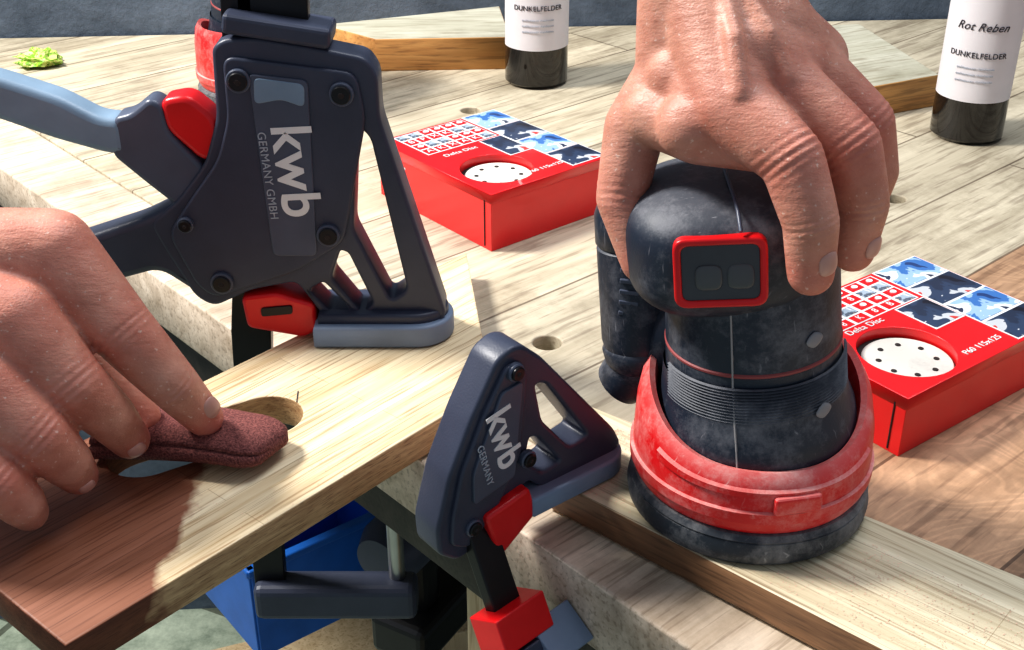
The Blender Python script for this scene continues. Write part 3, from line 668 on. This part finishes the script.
# ------------------------------------------------------------------ folded sandpaper
sp=empty('folded_sandpaper',(-.176,.576,.932),rot=(math.radians(-6),math.radians(-2),math.radians(-11)))
m,nt,b=new_mat('sandpaper_grit'); N=nt.nodes;L=nt.links
tc=N.new('ShaderNodeTexCoord'); n=N.new('ShaderNodeTexNoise'); n.inputs['Scale'].default_value=900; n.inputs['Detail'].default_value=4
L.new(tc.outputs['Object'],n.inputs['Vector']); r=N.new('ShaderNodeValToRGB')
r.color_ramp.elements[0].position=.35; r.color_ramp.elements[1].position=.7; r.color_ramp.elements[0].color=(.09,.022,.022,1); r.color_ramp.elements[1].color=(.30,.10,.085,1)
L.new(n.outputs['Fac'],r.inputs['Fac']); L.new(r.outputs['Color'],b.inputs['Base Color']); b.inputs['Roughness'].default_value=.85
bp=N.new('ShaderNodeBump'); bp.inputs['Distance'].default_value=.001; L.new(n.outputs['Fac'],bp.inputs['Height']); L.new(bp.outputs['Normal'],b.inputs['Normal'])
grit=m
sec=[]
Wd,Hh=.021,.0085
for i in range(15):
    a=-math.pi/2+math.pi*i/14; sec.append((Wd-.0085+.0085*math.cos(a),Hh*math.sin(a)))
sec+= [(-.004,Hh+.0006),(-.016,Hh-.001),(-.0205,Hh-.0045),(-.021,Hh-.0065),(-.0195,Hh-.0075),(-.0215,.0005),(-.0225,-.004),(-.020,-.0078),(-.010,-Hh)]
bm=bmesh.new(); rings=[]
K=28
for k in range(K+1):
    t=k/K; x=-.052+.102*t
    tip=1 if t<.82 else math.sqrt(max(0,1-((t-.82)/.18)**2))
    hs=1+.10*math.sin(t*5); bow=.004*math.sin(t*math.pi)
    rings.append([bm.verts.new((x+.10*y*(1 if t>.8 else 0),y*(.40+.60*tip if k<K else .35),z*hs*(.35+.65*tip)+bow)) for y,z in sec])
for a,b_ in zip(rings,rings[1:]):
    for i in range(len(sec)): bm.faces.new((a[i],a[(i+1)%len(sec)],b_[(i+1)%len(sec)],b_[i]))
bm.faces.new(rings[0]); bm.faces.new(list(reversed(rings[-1])))
bmesh.ops.recalc_face_normals(bm,faces=bm.faces)
me=bpy.data.meshes.new('sheet'); bm.to_mesh(me); bm.free()
mesh_obj('folded_sheet',me,grit,sp,True)

# ------------------------------------------------------------------ sawdust (one object)
bm=bmesh.new()
def speck(x,y,z,s):
    a=random.random()*6.28
    vs=[bm.verts.new((x+s*math.cos(a+k*2.1)*random.uniform(.5,1.2),y+s*math.sin(a+k*2.1)*random.uniform(.5,1.2),z+random.uniform(0,s*.4))) for k in range(3)]
    bm.faces.new(vs)
uu=Vector((math.cos(ra),math.sin(ra))); ww=Vector((-uu.y,uu.x))
for _ in range(4200):
    u=.30*random.random()**1.9; w=.003+random.random()*.060
    p=Vector((.020,.552))+uu*u+ww*w
    if (p-Vector((.124,.539))).length<.064: continue
    speck(p.x,p.y,.9222,.0002+.0004*random.random())
for _ in range(700):
    u=.10+random.random()*.16; w=random.random()*.13
    u2=Vector((math.cos(ba),math.sin(ba))); w2=Vector((-u2.y,u2.x)); p=Vector((-.202,.424))+u2*u+w2*w
    if (p-Vector((-.174,.594))).length<.062: continue
    speck(p.x,p.y,.9222,.0002+.0003*random.random())
me=bpy.data.meshes.new('sawdust'); bm.to_mesh(me); bm.free()
mesh_obj('sawdust',me,plastic('sawdust_pinkish',(.74,.48,.36),.9,var=.3),None,False)

# ------------------------------------------------------------------ storage under the bench
bn_=empty('blue_storage_bin',(-.205,.945,.50),math.radians(38))
box('bin_floor',(.15,.11,.004),(0,0,.003),M['blue'],bn_,.001)
for i,(sx,sy,x,y) in enumerate([(.15,.004,0,.055),(.15,.004,0,-.055),(.004,.11,.075,0),(.004,.11,-.075,0)]):
    box('bin_wall_%d'%i,(sx,sy,.10),(x,y,.05),M['blue'],bn_,.001)
    box('bin_rim_%d'%i,(sx+.008 if sx>.01 else .010,sy+.008 if sy>.01 else .010,.008),(x,y,.10),M['blue'],bn_,.002)
dr=empty('cordless_drill',(-.075,.900,.50),math.radians(60))
lathe('drill_barrel',[(0,-.08),(.022,-.078),(.03,-.06),(.031,.02),(.026,.05),(.018,.055),(.017,.09),(.010,.10),(0,.10)],M['slate'],dr,40,(0,0,.13),(0,math.pi/2,0))
box('drill_grip',(.035,.03,.10),(-.02,0,.07),M['black'],dr,.010)
box('drill_battery',(.10,.06,.045),(-.01,0,.0235),M['black'],dr,.008)
box('drill_trigger',(.012,.016,.03),(.004,0,.095),M['red'],dr,.004)
tb=empty('black_tool_case',(.03,1.12,.50),math.radians(42))
box('case_body',(.20,.16,.09),(0,0,.046),M['slate'],tb,.012)
box('case_lid_band',(.204,.164,.006),(0,0,.058),M['slate_l'],tb,.002)
tube('case_handle',[(-.03,-.078,.06),(-.03,-.10,.065),(.03,-.10,.065),(.03,-.078,.06)],.006,M['black'],tb)
bm_=empty('wooden_offcut',(-.30,1.35,.0),math.radians(20))
box('offcut_body',(.9,.09,.04),(0,0,.02),M['legwood'],bm_,.002)

# ------------------------------------------------------------------ lights
def area(name,loc,target,size,energy,color):
    l=bpy.data.lights.new(name,'AREA'); l.size=size; l.energy=energy; l.color=color
    o=bpy.data.objects.new(name,l); col.objects.link(o); o.location=loc
    o.rotation_euler=(Vector(target)-Vector(loc)).to_track_quat('-Z','Y').to_euler(); return o
area('key_lamp',(-1.2,.95,2.35),(.05,.65,.9),.36,54,(1,.965,.92))
area('ceiling_lamp',(.4,1.1,2.7),(.1,.8,.9),.9,19,(.93,.96,1))
w=bpy.data.worlds.new('world'); scene.world=w; w.use_nodes=True
w.node_tree.nodes['Background'].inputs[0].default_value=(.66,.76,.90,1); w.node_tree.nodes['Background'].inputs[1].default_value=.38

# ------------------------------------------------------------------ camera
cd=bpy.data.cameras.new('camera'); cam=bpy.data.objects.new('camera',cd); col.objects.link(cam)
cam.location=(0,0,1.3225); cam.rotation_euler=(math.radians(90-29),0,0); cd.lens=36*1250/1024; cd.sensor_width=36; cd.clip_start=.01
scene.camera=cam
